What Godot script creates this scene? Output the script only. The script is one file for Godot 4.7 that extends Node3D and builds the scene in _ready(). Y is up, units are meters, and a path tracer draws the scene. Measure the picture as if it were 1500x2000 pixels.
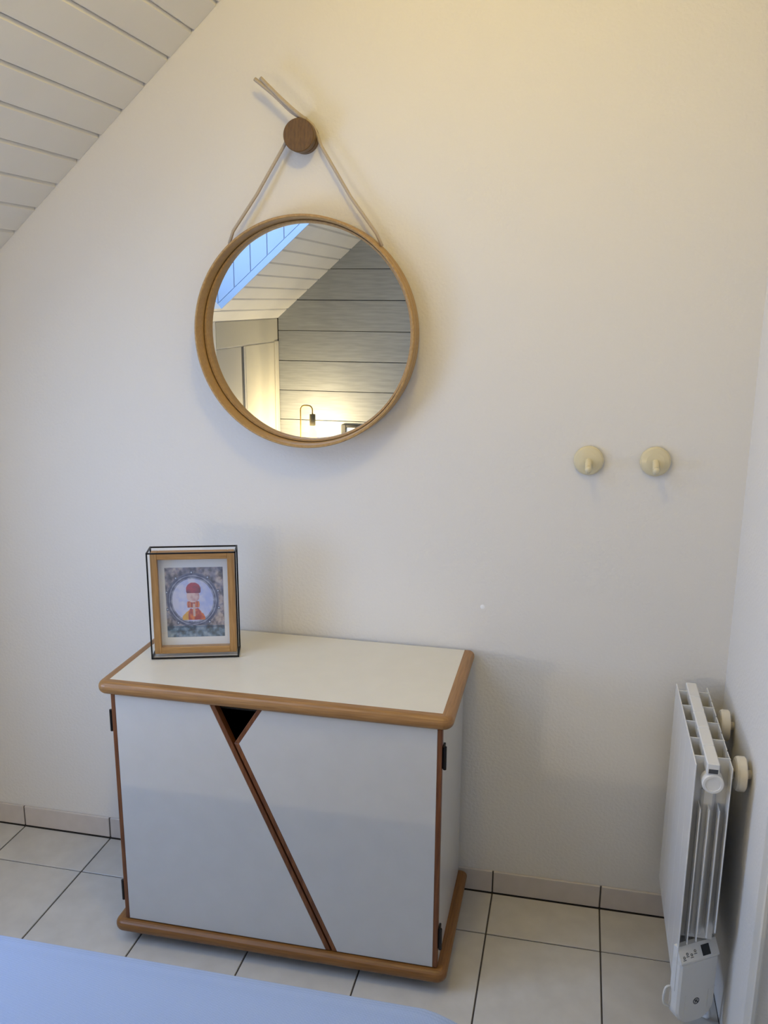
extends Node3D
# Metres. x runs along the back wall, y up, z from the back wall (z = 0) into the room.

const PITCH := 0.304            # one floor tile with its joint
const SLOPE_FOOT := Vector2(-0.194, 1.5572)
const SLOPE_DIR := Vector2(0.75436, 0.65645)   # up the sloped ceiling, in (x, y)
const SLOPE_NORMAL := Vector2(0.65645, -0.75436)  # into the room
const ROOM_END := 3.198
const RIGHT := 2.099
const CEILING_Y := 2.75

var taken := {}
var rng := RandomNumberGenerator.new()

func _ready() -> void:
	rng.seed = 7
	# ---- camera, sky, exposure
	var cam := Camera3D.new()
	cam.name = "camera"
	add_child(cam)
	cam.transform = Transform3D(Basis(Vector3(0.976819, 0.006858, -0.213958), Vector3(-0.0563, 0.972531, -0.225862), Vector3(0.206532, 0.232672, 0.950373)), Vector3(1.68554, 1.67983, 2.27975))
	cam.fov = 59.7956
	cam.near = 0.02
	cam.current = true
	var env := Environment.new()
	env.background_mode = Environment.BG_SKY
	var sky := Sky.new()
	var sm := ProceduralSkyMaterial.new()
	sm.sky_top_color = Color(0.30, 0.47, 0.90)
	sm.sky_horizon_color = Color(0.55, 0.72, 1.0)
	sm.ground_horizon_color = Color(0.42, 0.50, 0.62)
	sm.ground_bottom_color = Color(0.22, 0.25, 0.28)
	sm.sky_energy_multiplier = 1.0
	sky.sky_material = sm
	env.sky = sky
	env.background_energy_multiplier = 1.5
	env.tonemap_mode = Environment.TONE_MAPPER_LINEAR
	env.tonemap_exposure = 0.93
	env.sdfgi_enabled = true
	env.ssao_enabled = true
	env.ssil_enabled = true
	var we := WorldEnvironment.new()
	we.name = "world_environment"
	we.environment = env
	add_child(we)
	# daylight of the roof window and of an added, unseen low window, as wide and high as their panes
	var day := AreaLight3D.new()
	day.name = "roof_window_daylight"
	day.light_color = Color(0.855, 0.93, 1.0)
	day.light_energy = 1.4
	day.area_size = Vector2(1.08, 1.28)
	day.shadow_enabled = true
	# in the plane of the roof window's pane, looking down into the room
	day.transform = Transform3D(Basis(Vector3(0.75436, 0.65645, 0), Vector3(0, 0, -1), Vector3(-0.65645, 0.75436, 0)), Vector3(0.0863, 2.2253, 1.40))
	day.set("area_range", 12.0)
	add_child(day)

	var low := AreaLight3D.new()  # light of the added window, to bring blue onto the right wall
	low.name = "added_window_daylight"
	low.light_color = Color(0.673, 0.795, 1.0)
	low.light_energy = 1.35
	low.area_size = Vector2(0.58, 0.62)
	low.shadow_enabled = true
	low.position = Vector3(-0.275, 1.075, 1.15)
	low.rotation_degrees = Vector3(0, -90, 0)
	low.set("area_range", 12.0)
	add_child(low)

	make_materials()
	build_setting()
	build_sideboard()
	build_mirror()
	build_peg()
	build_photo_frame()
	build_hooks()
	build_radiator()
	build_bed()
	build_lamps()
	build_wall_picture()
	build_cupboard()

# ================================================================ naming
func numbered(called: String) -> String:
	if not taken.has(called):
		taken[called] = 0
		return called
	taken[called] += 1
	return "%s_%03d" % [called, taken[called]]

func tag(o: Node, label: String, category: String, group := "", kind := "") -> void:
	if label: o.set_meta("label", label)
	if category: o.set_meta("category", category)
	if group: o.set_meta("group", group)
	if kind: o.set_meta("kind", kind)

func thing(called: String, label: String, category: String, at := Vector3.ZERO, group := "") -> Node3D:
	var o := Node3D.new()
	o.name = numbered(called)
	o.position = at
	add_child(o)
	tag(o, label, category, group)
	return o

# commits a SurfaceTool given in world coordinates as one mesh under parent (whose origin is subtracted)
func obj(called: String, st: SurfaceTool, m: Material, parent: Node = self, smooth := false) -> MeshInstance3D:
	st.generate_normals()
	var mi := MeshInstance3D.new()
	mi.mesh = st.commit()
	mi.material_override = m
	mi.cast_shadow = GeometryInstance3D.SHADOW_CASTING_SETTING_ON
	if parent == self:
		mi.name = numbered(called)
	else:
		mi.name = called
	parent.add_child(mi, true)
	if parent != self:
		var off := Vector3.ZERO
		var p := parent
		while p is Node3D and p != self:
			off += (p as Node3D).position
			p = p.get_parent()
		mi.position = -off
	return mi

func struct(called: String, st: SurfaceTool, m: Material, label: String) -> MeshInstance3D:
	var o := obj(called, st, m)
	tag(o, label, called.split("_")[0], "", "structure")
	return o

func holder(called: String, label: String) -> Node3D:
	var o := Node3D.new()
	o.name = numbered(called)
	add_child(o)
	tag(o, label, called.split("_")[0], "", "structure")
	return o

# ================================================================ shapes
func new_st(smooth := false) -> SurfaceTool:
	var st := SurfaceTool.new()
	st.begin(Mesh.PRIMITIVE_TRIANGLES)
	st.set_smooth_group(0 if smooth else -1)
	return st

func tri(st: SurfaceTool, a: Vector3, b: Vector3, c: Vector3, out: Vector3) -> void:
	# front faces run clockwise: (b-a)x(c-a) points away from the viewer's side
	if (b - a).cross(c - a).dot(out) > 0:
		var t := b
		b = c
		c = t
	st.add_vertex(a)
	st.add_vertex(b)
	st.add_vertex(c)

func quad(st: SurfaceTool, a: Vector3, b: Vector3, c: Vector3, d: Vector3, out: Vector3) -> void:
	tri(st, a, b, c, out)
	tri(st, a, c, d, out)

func cbox(st: SurfaceTool, lo: Vector3, hi: Vector3, ch := 0.0, xf := Transform3D.IDENTITY) -> void:
	var c := (lo + hi) * 0.5
	var h := (hi - lo) * 0.5
	ch = minf(ch, minf(h.x, minf(h.y, h.z)) * 0.95)
	var cc := xf * c
	for ax in 3:
		for s in [-1.0, 1.0]:
			var u := (ax + 1) % 3
			var v := (ax + 2) % 3
			var p := []
			for k in [[-1, -1], [1, -1], [1, 1], [-1, 1]]:
				var q := Vector3.ZERO
				q[ax] = s * h[ax]
				q[u] = k[0] * (h[u] - ch)
				q[v] = k[1] * (h[v] - ch)
				p.append(xf * (c + q))
			quad(st, p[0], p[1], p[2], p[3], (p[0] + p[2]) * 0.5 - cc)
	if ch <= 0.0:
		return
	for ax in 3:
		var u := (ax + 1) % 3
		var v := (ax + 2) % 3
		for su in [-1.0, 1.0]:
			for sv in [-1.0, 1.0]:
				var p := []
				for k in [[-1, 0], [1, 0], [1, 1], [-1, 1]]:
					var q := Vector3.ZERO
					q[ax] = k[0] * (h[ax] - ch)
					q[u] = su * (h[u] - (0.0 if k[1] == 0 else ch))
					q[v] = sv * (h[v] - (ch if k[1] == 0 else 0.0))
					p.append(xf * (c + q))
				quad(st, p[0], p[1], p[2], p[3], (p[0] + p[2]) * 0.5 - cc)
	for sx in [-1.0, 1.0]:
		for sy in [-1.0, 1.0]:
			for sz in [-1.0, 1.0]:
				var s3 := Vector3(sx, sy, sz)
				var p := []
				for ax in 3:
					var q := s3 * (h - Vector3.ONE * ch)
					q[ax] = s3[ax] * h[ax]
					p.append(xf * (c + q))
				tri(st, p[0], p[1], p[2], (p[0] + p[1] + p[2]) / 3.0 - cc)

# polygon in (x, y) extruded from z0 to z1, edges chamfered on the z1 side
func prism(st: SurfaceTool, poly: PackedVector2Array, z0: float, z1: float, ch := 0.0, xf := Transform3D.IDENTITY) -> void:
	var n := poly.size()
	if Geometry2D.is_polygon_clockwise(poly):
		poly.reverse()
	var inset := poly
	if ch > 0.0:
		var got := Geometry2D.offset_polygon(poly, -ch, Geometry2D.JOIN_MITER)
		if got.size() == 1 and got[0].size() == n:
			inset = got[0]
			if Geometry2D.is_polygon_clockwise(inset):
				inset.reverse()
			# start at the vertex nearest to the outline's first
			var best := 0
			for i in n:
				if inset[i].distance_to(poly[0]) < inset[best].distance_to(poly[0]):
					best = i
			var turned := PackedVector2Array()
			for i in n:
				turned.append(inset[(i + best) % n])
			inset = turned
		else:
			ch = 0.0
	var zin := z1 - signf(z1 - z0) * ch
	var zs := Vector3(0, 0, signf(z1 - z0))
	for i in n:
		var j := (i + 1) % n
		var a := poly[i]
		var b := poly[j]
		var o2 := Vector2(b.y - a.y, a.x - b.x)
		var o := xf.basis * Vector3(o2.x, o2.y, 0)
		quad(st, xf * Vector3(a.x, a.y, z0), xf * Vector3(b.x, b.y, z0), xf * Vector3(b.x, b.y, zin), xf * Vector3(a.x, a.y, zin), o)
		if ch > 0.0:
			quad(st, xf * Vector3(a.x, a.y, zin), xf * Vector3(b.x, b.y, zin), xf * Vector3(inset[j].x, inset[j].y, z1), xf * Vector3(inset[i].x, inset[i].y, z1), o + xf.basis * zs * o.length())
	var t := Geometry2D.triangulate_polygon(poly)
	for i in range(0, t.size(), 3):
		tri(st, xf * Vector3(poly[t[i]].x, poly[t[i]].y, z0), xf * Vector3(poly[t[i + 1]].x, poly[t[i + 1]].y, z0), xf * Vector3(poly[t[i + 2]].x, poly[t[i + 2]].y, z0), xf.basis * -zs)
	t = Geometry2D.triangulate_polygon(inset)
	for i in range(0, t.size(), 3):
		tri(st, xf * Vector3(inset[t[i]].x, inset[t[i]].y, z1), xf * Vector3(inset[t[i + 1]].x, inset[t[i + 1]].y, z1), xf * Vector3(inset[t[i + 2]].x, inset[t[i + 2]].y, z1), xf.basis * zs)

# profile of (radius, height) turned round axis from origin; open or closed loops; smooth where the profile is dense
func lathe(st: SurfaceTool, prof: PackedVector2Array, origin: Vector3, axis: Vector3, segs := 48, closed := false) -> void:
	axis = axis.normalized()
	var u := axis.cross(Vector3.UP if absf(axis.y) < 0.9 else Vector3.RIGHT).normalized()
	var v := axis.cross(u)
	var n := prof.size()
	for k in (n if closed else n - 1):
		var p := prof[k]
		var q := prof[(k + 1) % n]
		# outward side of a profile listed so that the solid lies on its left
		var nn := Vector2(q.y - p.y, p.x - q.x)
		for i in segs:
			var a := TAU * i / segs
			var b := TAU * (i + 1) / segs
			var da := u * cos(a) + v * sin(a)
			var db := u * cos(b) + v * sin(b)
			var dm := (da + db).normalized()
			var o := dm * nn.x + axis * nn.y
			var pa := origin + da * p.x + axis * p.y
			var pb := origin + db * p.x + axis * p.y
			var qa := origin + da * q.x + axis * q.y
			var qb := origin + db * q.x + axis * q.y
			if p.x < 1e-6:
				tri(st, pa, qa, qb, o)
			elif q.x < 1e-6:
				tri(st, pa, pb, qa, o)
			else:
				quad(st, pa, pb, qb, qa, o)

func tube(st: SurfaceTool, pts: PackedVector3Array, r: float, segs := 10, taper := 1.0) -> void:
	var n := pts.size()
	var rings := []
	var ref := Vector3.UP
	for i in n:
		var d := (pts[mini(i + 1, n - 1)] - pts[maxi(i - 1, 0)]).normalized()
		if i == 0:
			ref = Vector3.UP if absf(d.y) < 0.9 else Vector3.RIGHT
		var u := (ref - d * ref.dot(d)).normalized()
		ref = u
		var v := d.cross(u)
		var ring := PackedVector3Array()
		var rr := r * lerpf(1.0, taper, float(i) / maxf(n - 1, 1))
		for k in segs:
			ring.append(pts[i] + (u * cos(TAU * k / segs) + v * sin(TAU * k / segs)) * rr)
		rings.append(ring)
	for i in n - 1:
		for k in segs:
			var j := (k + 1) % segs
			var o: Vector3 = (rings[i][k] + rings[i][j]) * 0.5 - pts[i]
			quad(st, rings[i][k], rings[i][j], rings[i + 1][j], rings[i + 1][k], o)
	for k in segs:
		var j := (k + 1) % segs
		tri(st, pts[0], rings[0][k], rings[0][j], pts[0] - pts[1])
		tri(st, pts[n - 1], rings[n - 1][k], rings[n - 1][j], pts[n - 1] - pts[n - 2])

func arc2(c: Vector2, r: float, a0: float, a1: float, n: int) -> PackedVector2Array:
	var out := PackedVector2Array()
	for i in n + 1:
		var a := deg_to_rad(lerpf(a0, a1, float(i) / n))
		out.append(c + Vector2(cos(a), sin(a)) * r)
	return out

func rounded_rect(lo: Vector2, hi: Vector2, r: float, n := 5) -> PackedVector2Array:
	var out := PackedVector2Array()
	out.append_array(arc2(Vector2(lo.x + r, lo.y + r), r, 180, 270, n))
	out.append_array(arc2(Vector2(hi.x - r, lo.y + r), r, 270, 360, n))
	out.append_array(arc2(Vector2(hi.x - r, hi.y - r), r, 0, 90, n))
	out.append_array(arc2(Vector2(lo.x + r, hi.y - r), r, 90, 180, n))
	return out

# a profile of (out, up) carried along places [point, outward direction]
func sweep(st: SurfaceTool, places: Array, prof: PackedVector2Array, caps := true) -> void:
	var n := prof.size()
	var mid := Vector2.ZERO
	for q in prof: mid += q / n
	var at := func(i: int, q: Vector2) -> Vector3: return places[i][0] + places[i][1] * q.x + Vector3.UP * q.y
	for i in places.size() - 1:
		for k in n:
			var a := prof[k]
			var b := prof[(k + 1) % n]
			var m2 := (a + b) * 0.5 - mid
			var o: Vector3 = (places[i][1] + places[i + 1][1]) * 0.5 * m2.x + Vector3.UP * m2.y
			quad(st, at.call(i, a), at.call(i, b), at.call(i + 1, b), at.call(i + 1, a), o)
	if caps:
		var last := places.size() - 1
		for k in range(1, n - 1):
			tri(st, at.call(0, prof[0]), at.call(0, prof[k]), at.call(0, prof[k + 1]), places[0][0] - places[1][0])
			tri(st, at.call(last, prof[0]), at.call(last, prof[k]), at.call(last, prof[k + 1]), places[last][0] - places[last - 1][0])

# ================================================================ materials
var M := {}

func noise_tex(freq: float, lo: Color, hi: Color, seed_n: int, octaves := 4, size := 256, ridged := false) -> NoiseTexture2D:
	var n := FastNoiseLite.new()
	n.seed = seed_n
	n.frequency = freq
	n.fractal_octaves = octaves
	n.noise_type = FastNoiseLite.TYPE_SIMPLEX_SMOOTH
	if ridged:
		n.fractal_type = FastNoiseLite.FRACTAL_RIDGED
	var t := NoiseTexture2D.new()
	t.width = size
	t.height = size
	t.seamless = true
	t.noise = n
	var g := Gradient.new()
	g.set_color(0, lo)
	g.set_color(1, hi)
	t.color_ramp = g
	return t

func flat(c: Color, rough := 0.5, metal := 0.0, spec := 0.5) -> StandardMaterial3D:
	var m := StandardMaterial3D.new()
	m.albedo_color = c
	m.roughness = rough
	m.metallic = metal
	m.metallic_specular = spec
	return m

func mapped(tex: Texture2D, scale: Vector3, rough := 0.5, world := false) -> StandardMaterial3D:
	var m := flat(Color.WHITE, rough)
	m.albedo_texture = tex
	m.uv1_triplanar = true
	m.uv1_world_triplanar = world
	m.uv1_scale = scale
	return m

func relief(m: StandardMaterial3D, tex: Texture2D, cm: float) -> void:
	m.heightmap_enabled = true
	m.heightmap_texture = tex
	m.heightmap_scale = cm

func make_materials() -> void:
	var grey := noise_tex(0.03, Color(0.25, 0.25, 0.25), Color(0.75, 0.75, 0.75), 3, 5, 512)
	M.plaster = flat(Color(0.893, 0.882, 0.862), 0.85)
	M.plaster.uv1_triplanar = true
	M.plaster.uv1_world_triplanar = true
	relief(M.plaster, grey, 0.12)
	M.plaster.uv1_scale = Vector3(5.3, 5.3, 5.3)
	M.ceiling_paint = mapped(noise_tex(0.012, Color(0.88, 0.87, 0.845), Color(0.905, 0.895, 0.87), 8, 3), Vector3(1, 1, 1), 0.42, true)
	M.filler = flat(Color(0.97, 0.97, 0.97), 0.6)
	M.reveal_blue = flat(Color(0.62, 0.74, 0.90), 0.4)  # even pale blue of the reveal boards and rails
	M.white_paint = flat(Color(0.86, 0.85, 0.82), 0.4)
	M.cupboard_panel = flat(Color(0.72, 0.71, 0.68), 0.5)
	M.cupboard_door = flat(Color(0.76, 0.745, 0.69), 0.5)
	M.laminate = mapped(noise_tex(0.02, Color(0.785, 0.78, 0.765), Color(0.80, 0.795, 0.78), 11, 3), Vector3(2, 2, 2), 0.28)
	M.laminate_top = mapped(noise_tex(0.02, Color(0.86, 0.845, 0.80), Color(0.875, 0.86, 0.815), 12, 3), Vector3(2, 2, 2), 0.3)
	var wood := noise_tex(0.012, Color(0.52, 0.37, 0.20), Color(0.67, 0.50, 0.30), 21, 5, 512)
	M.wood_x = mapped(wood, Vector3(1.2, 22, 22), 0.38)
	M.wood_y = mapped(wood, Vector3(22, 1.2, 22), 0.38)
	M.wood_z = mapped(wood, Vector3(22, 22, 1.2), 0.38)
	var lip := noise_tex(0.012, Color(0.36, 0.20, 0.10), Color(0.52, 0.32, 0.17), 23, 5, 256)
	M.lipping = mapped(lip, Vector3(22, 2, 22), 0.45)
	M.base_x = mapped(noise_tex(0.012, Color(0.44, 0.285, 0.12), Color(0.58, 0.395, 0.19), 24, 5, 512), Vector3(1.2, 22, 22), 0.38)
	M.base_z = mapped(noise_tex(0.012, Color(0.44, 0.285, 0.12), Color(0.58, 0.395, 0.19), 25, 5, 512), Vector3(22, 22, 1.2), 0.38)
	M.ash = mapped(noise_tex(0.012, Color(0.62, 0.48, 0.28), Color(0.74, 0.60, 0.38), 31, 5, 512), Vector3(14, 14, 40), 0.42)
	M.walnut = mapped(noise_tex(0.014, Color(0.34, 0.235, 0.075), Color(0.46, 0.33, 0.125), 33, 5, 256), Vector3(40, 9, 20), 0.45)
	M.oak_x = mapped(noise_tex(0.012, Color(0.60, 0.44, 0.25), Color(0.74, 0.58, 0.37), 35, 5, 256), Vector3(3, 45, 45), 0.45)
	M.oak_y = mapped(noise_tex(0.012, Color(0.60, 0.44, 0.25), Color(0.74, 0.58, 0.37), 36, 5, 256), Vector3(45, 3, 45), 0.45)
	M.dark_inside = flat(Color(0.03, 0.028, 0.026), 0.8)
	M.hinge = flat(Color(0.07, 0.05, 0.04), 0.4, 0.2)
	M.black_wire = flat(Color(0.035, 0.03, 0.028), 0.4, 0.3)
	M.silver = flat(Color(0.95, 0.96, 0.955), 0.0, 1.0)
	M.cord = mapped(noise_tex(0.06, Color(0.66, 0.61, 0.54), Color(0.79, 0.74, 0.67), 41, 3, 128), Vector3(60, 60, 60), 0.9)
	M.tiles = []
	for k in 3:
		var d := -0.012 + 0.012 * k
		var t := mapped(noise_tex(0.02, Color(0.755 + d, 0.74 + d, 0.71 + d), Color(0.80 + d, 0.785 + d, 0.755 + d), 50 + k, 5), Vector3(2.3, 2.3, 2.3), 0.34, true)
		M.tiles.append(t)
	M.skirting = mapped(noise_tex(0.02, Color(0.79, 0.76, 0.735), Color(0.82, 0.79, 0.765), 55, 4), Vector3(3, 3, 3), 0.35, true)
	M.grout = flat(Color(0.30, 0.275, 0.25), 0.95)
	M.radiator = flat(Color(0.89, 0.89, 0.885), 0.25)
	M.plastic = flat(Color(0.88, 0.88, 0.87), 0.4)
	M.cream = flat(Color(0.85, 0.81, 0.68), 0.22)
	M.ivory = flat(Color(0.88, 0.85, 0.78), 0.3)
	M.screen = flat(Color(0.03, 0.035, 0.04), 0.15)
	M.print_grey = flat(Color(0.28, 0.29, 0.31), 0.5)
	M.brass = flat(Color(0.72, 0.60, 0.36), 0.3, 0.9)
	M.glare_socket = flat(Color(0.42, 0.39, 0.31), 0.45, 0.3)  # socket colour lightened to stand for the glare of the bulb
	M.cover = mapped(weave(), Vector3(26, 26, 26), 0.9, true)
	M.cover.rim_enabled = true
	M.cover.rim = 0.3
	M.mattress = flat(Color(0.85, 0.85, 0.84), 0.9)
	var glass := StandardMaterial3D.new()
	glass.albedo_color = Color(0.9, 0.95, 1.0, 0.03)
	glass.transparency = BaseMaterial3D.TRANSPARENCY_ALPHA
	glass.roughness = 0.02
	M.glass = glass
	M.planks = []
	for k in 4:
		var w := noise_tex(0.011, Color(0.53, 0.54, 0.545), Color(0.61, 0.62, 0.625), 70 + k, 6, 512)
		var m := mapped(w, Vector3(0.8, 9.0, 9.0), 0.6)
		m.uv1_offset = Vector3(0.37 * k, 0.21 * k, 0)
		M.planks.append(m)
	M.plank_gap = flat(Color(0.22, 0.22, 0.22), 0.9)
	M.print = StandardMaterial3D.new()
	M.print.albedo_texture = ImageTexture.create_from_image(paint_print())
	M.print.roughness = 0.5
	M.paper = flat(Color(0.88, 0.89, 0.90), 0.8)
	M.bulb = flat(Color(1, 0.85, 0.6), 0.3)
	M.bulb.emission_enabled = true
	M.bulb.emission = Color(1.0, 0.80, 0.42)
	M.bulb.emission_energy_multiplier = 6.0
	M.shade = M.bulb.duplicate()
	M.shade.emission_energy_multiplier = 3.0

func weave() -> ImageTexture:
	var im := Image.create(128, 128, false, Image.FORMAT_RGB8)
	var light := Color(0.66, 0.735, 0.88)
	var dark := Color(0.50, 0.585, 0.74)
	for y in 128:
		for x in 128:
			var a := sin(TAU * (x * 8 + y * 8) / 128.0)
			var b := sin(TAU * (x * 8 - y * 8) / 128.0)
			var t := clampf(0.5 + 0.9 * a * b, 0, 1)
			var n := rng.randf_range(-0.03, 0.03)
			var c := dark.lerp(light, t)
			im.set_pixel(x, y, Color(c.r + n, c.g + n, c.b + n))
	return ImageTexture.create_from_image(im)

# watercolour: pebbles round a porthole, a figure in a red cap and an orange scarf behind it
func paint_print() -> Image:
	var w := 180
	var h := 202
	var im := Image.create(w, h, false, Image.FORMAT_RGB8)
	var n := FastNoiseLite.new()
	n.seed = 4
	n.frequency = 0.035
	n.fractal_octaves = 4
	var cells := FastNoiseLite.new()
	cells.seed = 9
	cells.noise_type = FastNoiseLite.TYPE_CELLULAR
	cells.cellular_return_type = FastNoiseLite.RETURN_DISTANCE2_SUB
	cells.frequency = 0.026
	var hues := FastNoiseLite.new()
	hues.seed = 12
	hues.frequency = 0.02
	var c0 := Vector2(83, 94)
	for y in h:
		for x in w:
			var p := Vector2(x, y)
			var v := n.get_noise_2d(x, y)
			var cell := cells.get_noise_2d(x, y)
			var c := Color(0.46, 0.45, 0.51).lerp(Color(0.70, 0.64, 0.62), clampf(0.5 + hues.get_noise_2d(x, y) * 1.6, 0, 1))
			c = c.lerp(Color(0.30, 0.31, 0.42), clampf(0.75 - (cell + 1.0) * 3.0, 0.0, 0.8))
			if y > 168:
				c = Color(0.30, 0.42, 0.52).lerp(Color(0.42, 0.52, 0.62), clampf(0.5 + v * 1.5, 0, 1))
				c = c.lerp(Color(0.20, 0.27, 0.38), 0.7 * clampf(1.0 - absf(y - 172.0) / 4.0, 0, 1))
				c = c.lerp(Color(0.20, 0.27, 0.38), 0.6 * clampf(1.0 - absf(x - 34.0 - v * 6) / 5.0, 0, 1))
				c = c.lerp(Color(0.20, 0.27, 0.38), 0.5 * clampf(1.0 - absf(x - 88.0 - v * 6) / 5.0, 0, 1))
			c = c.lightened(clampf(v * 0.5, 0, 0.3)) if v > 0 else c.darkened(clampf(-v * 0.8, 0, 0.45))
			var e := Vector2((p.x - c0.x) / 0.97, (p.y - c0.y) / 0.94).length()
			if y < 168 or e < 78:
				if e < 83 and e > 66:
					c = Color(0.60, 0.62, 0.70).lerp(Color(0.26, 0.27, 0.38), clampf(0.5 + 0.5 * sin(e * 0.9) + v, 0, 1))
				if e > 79 and e < 84:
					c = c.lerp(Color(0.27, 0.28, 0.38), 0.6)
				if e <= 66:
					c = Color(0.80, 0.81, 0.90).lerp(Color(0.66, 0.71, 0.90), clampf(0.4 + v + (p.x - 83) / 160.0, 0, 1))
				# bolts of the ring
				for k in 10:
					var a := TAU * k / 10.0 + 0.3
					var q := c0 + Vector2(cos(a) * 84, sin(a) * 80)
					if p.distance_to(q) < 4.5:
						c = Color(0.72, 0.75, 0.83) if p.distance_to(q) < 2.6 else Color(0.24, 0.25, 0.34)
			# shoulders and scarf
			var body := Vector2((p.x - 85) / 37.0, (p.y - 152) / 34.0).length()
			if body < 1.0 + v * 0.2 and y > 112 and y < 152:
				c = Color(0.86, 0.48, 0.20).lerp(Color(0.66, 0.26, 0.16), clampf(0.45 + v * 2.0, 0, 1))
				if x < 68:
					c = c.lerp(Color(0.88, 0.72, 0.24), 0.8)
			if absf(x - 84.0) < 20 - absf(y - 106.0) * 0.2 and y > 97 and y < 116:
				c = Color(0.62, 0.24, 0.14).lerp(Color(0.85, 0.50, 0.22), clampf(0.5 + sin(x * 0.7) * 0.5 + v, 0, 1))
			if absf(x - 86.0) < 4.0 and y > 104 and y < 142:
				c = Color(0.80, 0.70, 0.64)
			# face and cap
			if Vector2((p.x - 84) / 20.0, (p.y - 82) / 19.0).length() < 1.0:
				c = Color(0.84, 0.74, 0.72).lerp(Color(0.66, 0.42, 0.42), clampf((p.x - 78) / 26.0 + v, 0, 1))
			if Vector2((p.x - 86) / 23.0, (p.y - 64) / 21.0).length() < 1.0 and y < 74:
				c = Color(0.66, 0.20, 0.25).lerp(Color(0.36, 0.12, 0.20), clampf((y - 56) / 24.0 + v, 0, 1))
			im.set_pixel(x, y, c)
	return im

# ================================================================ the room
func slope_at(t: float) -> Vector2:
	return SLOPE_FOOT + SLOPE_DIR * t

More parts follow.
